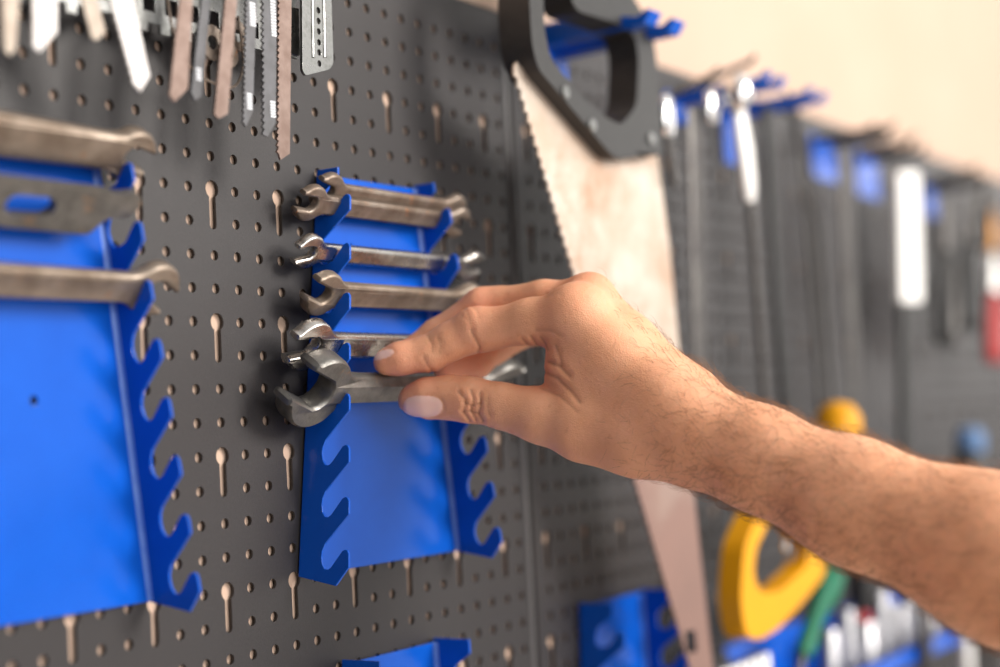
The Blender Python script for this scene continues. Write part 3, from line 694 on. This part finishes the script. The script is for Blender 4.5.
def surface_nets(f, lo, hi, cell, blk=4):
    S = cell*blk; n = np.ceil((hi-lo)/S).astype(int)
    g = np.stack(np.meshgrid(*[np.arange(k) for k in n], indexing='ij'), -1).reshape(-1, 3)
    c = lo+(g+.5)*S; v = np.concatenate([f(c[i:i+200000]) for i in range(0, len(c), 200000)])
    g = g[np.abs(v) < S*1.0+.0015]
    k = np.stack(np.meshgrid(*[np.arange(blk)]*3, indexing='ij'), -1).reshape(-1, 3)
    cells = (g[:, None, :]*blk+k[None]).reshape(-1, 3); N = n*blk+2
    key = lambda a: (a[:, 0]*N[1]+a[:, 1])*N[2]+a[:, 2]
    corner = [np.array([i, j, l]) for i in (0, 1) for j in (0, 1) for l in (0, 1)]
    ck_ = np.unique(np.concatenate([key(cells+o) for o in corner]))
    cc = np.stack([ck_//(N[1]*N[2]), (ck_//N[2]) % N[1], ck_ % N[2]], 1)
    pts = lo+cc*cell; val = np.concatenate([f(pts[i:i+200000]) for i in range(0, len(pts), 200000)])
    vv = np.stack([val[np.searchsorted(ck_, key(cells+o))] for o in corner], 1)
    act = (vv.min(1) < 0) & (vv.max(1) >= 0); cells = cells[act]; vv = vv[act]
    acc = np.zeros((len(cells), 3)); cnt = np.zeros(len(cells))
    E_ = [(a, b) for a in range(8) for b in range(a+1, 8) if np.abs(corner[a]-corner[b]).sum() == 1]
    for a, b in E_:
        x = (vv[:, a] < 0) != (vv[:, b] < 0); t = np.where(x, vv[:, a]/np.where(x, vv[:, a]-vv[:, b], 1), 0)
        q = corner[a]+(corner[b]-corner[a])*t[:, None]; acc += q*x[:, None]; cnt += x
    V = lo+(cells+acc/cnt[:, None])*cell
    ak = key(cells); order = np.argsort(ak); sk_ = ak[order]
    F = []
    for ax in range(3):
        b1, b2 = [(1, 2), (2, 0), (0, 1)][ax]; oa = np.zeros(3, int); oa[ax] = 1
        ia = 0; ib = [4, 2, 1][ax]
        m = (vv[:, ia] < 0) != (vv[:, ib] < 0); cs = cells[m]; neg = vv[m, ia] < 0
        e1 = np.zeros(3, int); e1[b1] = 1; e2 = np.zeros(3, int); e2[b2] = 1
        idx = []; ok = np.ones(len(cs), bool)
        for o in (0*e1, -e1, -e1-e2, -e2):
            kk = key(cs+o); s = np.clip(np.searchsorted(sk_, kk), 0, len(sk_)-1); ok &= sk_[s] == kk; idx.append(order[s])
        q = np.stack(idx, 1); q[~neg] = q[~neg][:, ::-1]; F.append(q[ok])
    return V, np.concatenate(F)
lo = cp(370, 690, .60); lo = np.array([-.075, -.235, .52]); hi = np.array([.430, .040, .875])
V, F = surface_nets(body_sdf, lo, hi, .0009)
# smooth a little (keeps creases)
nb = np.concatenate([F[:, [0, 1]], F[:, [1, 2]], F[:, [2, 3]], F[:, [3, 0]]])
for _ in range(1):
    s = np.zeros_like(V); c = np.zeros(len(V))
    for a, b in ((0, 1), (1, 0)):
        for k in range(3): s[:, k] += np.bincount(nb[:, a], V[nb[:, b], k], len(V))
        c += np.bincount(nb[:, a], minlength=len(V))
    V = V*.6+.4*s/c[:, None]
P2 = np.stack([500+FPX*V[:, 0]/V[:, 2], 333.5-FPX*V[:, 1]/V[:, 2]], 1)
# close the cut end of the forearm is far outside the frame; blood colour weights near joints and tips
red = np.zeros(len(V))
for x, y, d, r, a in ((476, 326, .780, .016, .6), (480, 303, .80, .014, .6), (395, 362, .781, .013, .8), (415, 400, .78, .014, .55), (583, 285, .78, .018, .5), (574, 312, .764, .016, .35), (548, 372, .762, .014, .7), (470, 408, .77, .012, .45), (460, 365, .815, .022, .9), (430, 372, .785, .010, .5)):
    red += a*np.exp(-(np.linalg.norm(V-cp(x, y, d), axis=1)/r)**2)
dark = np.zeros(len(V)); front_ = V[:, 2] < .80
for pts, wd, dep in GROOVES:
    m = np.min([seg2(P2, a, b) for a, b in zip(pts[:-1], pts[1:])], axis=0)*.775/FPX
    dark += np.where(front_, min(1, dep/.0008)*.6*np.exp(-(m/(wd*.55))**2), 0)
nail = np.zeros(len(V))
for nl in NAILS:
    e = nail_coord(P2, nl); nail = np.maximum(nail, np.where(front_, np.clip((1.02-e)/.08, 0, 1), 0))
WV = CAM+V[:, :1]*rt+V[:, 1:2]*up+V[:, 2:3]*fw
base = CAM+rt*cp(690, 437, .745)[0]+up*cp(690, 437, .745)[1]+fw*.745
person = bpy.data.meshes.new('person'); person.from_pydata((WV-base).tolist(), [], F.tolist()); person.update()
person.polygons.foreach_set('use_smooth', [True]*len(person.polygons))
# make sure normals point outwards
import bmesh
bm = bmesh.new(); bm.from_mesh(person); bmesh.ops.recalc_face_normals(bm, faces=bm.faces); bm.to_mesh(person); bm.free()
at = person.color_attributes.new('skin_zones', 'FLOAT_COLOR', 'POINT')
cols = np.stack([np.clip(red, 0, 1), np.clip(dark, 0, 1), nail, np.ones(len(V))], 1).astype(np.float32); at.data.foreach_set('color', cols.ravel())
def skin_material():
    m = bpy.data.materials.new('skin'); m.use_nodes = True; nt = m.node_tree; b = nt.nodes['Principled BSDF']; N = nt.nodes; Lk = nt.links
    at = N.new('ShaderNodeAttribute'); at.attribute_name = 'skin_zones'; sp = N.new('ShaderNodeSeparateColor'); Lk.new(at.outputs['Color'], sp.inputs['Color'])
    tc = N.new('ShaderNodeTexCoord')
    def noise(s, d=5, r=.6):
        n = N.new('ShaderNodeTexNoise'); n.inputs['Scale'].default_value = s; n.inputs['Detail'].default_value = d; n.inputs['Roughness'].default_value = r
        Lk.new(tc.outputs['Object'], n.inputs['Vector']); return n.outputs['Fac']
    def mr(f, a, b_, c=0., d=1.):
        r = N.new('ShaderNodeMapRange'); r.inputs['From Min'].default_value = a; r.inputs['From Max'].default_value = b_; r.inputs['To Min'].default_value = c; r.inputs['To Max'].default_value = d
        Lk.new(f, r.inputs['Value']); return r.outputs['Result']
    def mix(f, A, B):
        x = N.new('ShaderNodeMix'); x.data_type = 'RGBA'; Lk.new(f, x.inputs['Factor'])
        for s, v in (('A', A), ('B', B)):
            if isinstance(v, tuple): x.inputs[s].default_value = (*v, 1)
            else: Lk.new(v, x.inputs[s])
        return x.outputs['Result']
    c = mix(mr(noise(45), .35, .65), SKIN[0], SKIN[1])
    c = mix(mr(noise(260, 3, .7), .58, .72, 0, .45), c, SKIN[2])
    rm = N.new('ShaderNodeMath'); rm.operation = 'MULTIPLY'; rm.inputs[1].default_value = .6; Lk.new(sp.outputs[0], rm.inputs[0]); c = mix(rm.outputs[0], c, SKIN[3])
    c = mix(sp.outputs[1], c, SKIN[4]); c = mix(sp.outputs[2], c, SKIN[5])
    Lk.new(c, b.inputs['Base Color'])
    Lk.new(mr(sp.outputs[2], 0, 1, .46, .26), b.inputs['Roughness'])
    b.inputs['Subsurface Weight'].default_value = .25; b.inputs['Subsurface Radius'].default_value = (.006, .0022, .0012); b.inputs['Subsurface Scale'].default_value = .5
    b.inputs['Specular IOR Level'].default_value = .45
    v = N.new('ShaderNodeTexVoronoi'); v.inputs['Scale'].default_value = 900; v.feature = 'DISTANCE_TO_EDGE'; Lk.new(tc.outputs['Object'], v.inputs['Vector'])
    add = N.new('ShaderNodeMath'); add.operation = 'MULTIPLY_ADD'; Lk.new(v.outputs['Distance'], add.inputs[0]); add.inputs[1].default_value = .8; Lk.new(noise(420, 4, .65), add.inputs[2])
    inv = mr(sp.outputs[2], 0, 1, 1, .04)
    bp = N.new('ShaderNodeBump'); bp.inputs['Distance'].default_value = .00026; Lk.new(inv, bp.inputs['Strength']); Lk.new(add.outputs[0], bp.inputs['Height']); Lk.new(bp.outputs['Normal'], b.inputs['Normal'])
    return m
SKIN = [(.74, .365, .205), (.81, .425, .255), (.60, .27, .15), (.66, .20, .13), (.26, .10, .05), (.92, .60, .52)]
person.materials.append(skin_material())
po = bpy.data.objects.new('person', person); COL.objects.link(po); po.location = tuple(base)
tag(po, 'person with bare tanned right forearm, gripping the largest grey wrench with thumb and fingers', 'person')

# hair on the forearm and the wrist
def arm_hair():
    me = person; n = len(me.vertices); co = WV-base; nor = np.zeros(n*3, np.float32); me.vertices.foreach_get('normal', nor); nor = nor.reshape(-1, 3).astype(float)
    x = P2[:, 0]; pr = np.clip((x-600)/110, 0, 1)**1.3*.9+.0
    pr = np.where(x < 600, 0, pr); pr = np.where(x > 1060, 0, pr)
    pr = pr/pr.sum(); idx = np.random.choice(n, 6500, p=pr)
    arm_dir = (CAM+rt*cp(690, 437, .745)[0]+up*cp(690, 437, .745)[1]+fw*.745)-(CAM+rt*cp(1000, 553, .675)[0]+up*cp(1000, 553, .675)[1]+fw*.675); arm_dir /= np.linalg.norm(arm_dir)
    side = np.cross(arm_dir, fw)
    cu = bpy.data.curves.new('arm_hair', 'CURVE'); cu.dimensions = '3D'; cu.bevel_depth = .000065; cu.bevel_resolution = 0; cu.resolution_u = 2
    for i in idx:
        p = co[i]; nn = nor[i]; L = random.uniform(.005, .012)*(.7 if P2[i, 0] < 700 else 1)
        d = arm_dir*random.uniform(-.1, .9)+up*random.uniform(-.9, .4)+rt*random.uniform(-.3, .3); d -= nn*(d@nn); d /= np.linalg.norm(d)+1e-9
        cv = np.cross(nn, d)*random.uniform(-.7, .7); lift = random.uniform(.10, .42)
        sp = cu.splines.new('POLY'); sp.points.add(4)
        for k in range(5):
            t = k/4; q = p+(d*t+cv*t*t)*L+nn*(lift*L*math.sin(t*2.4)-.0001*(k == 0))
            sp.points[k].co = (*q, 1); sp.points[k].radius = 1-.75*t
    cu.materials.append(M['hair'])
    o = bpy.data.objects.new('arm_hair', cu); COL.objects.link(o); o.parent = po; o['kind'] = 'stuff'
arm_hair()
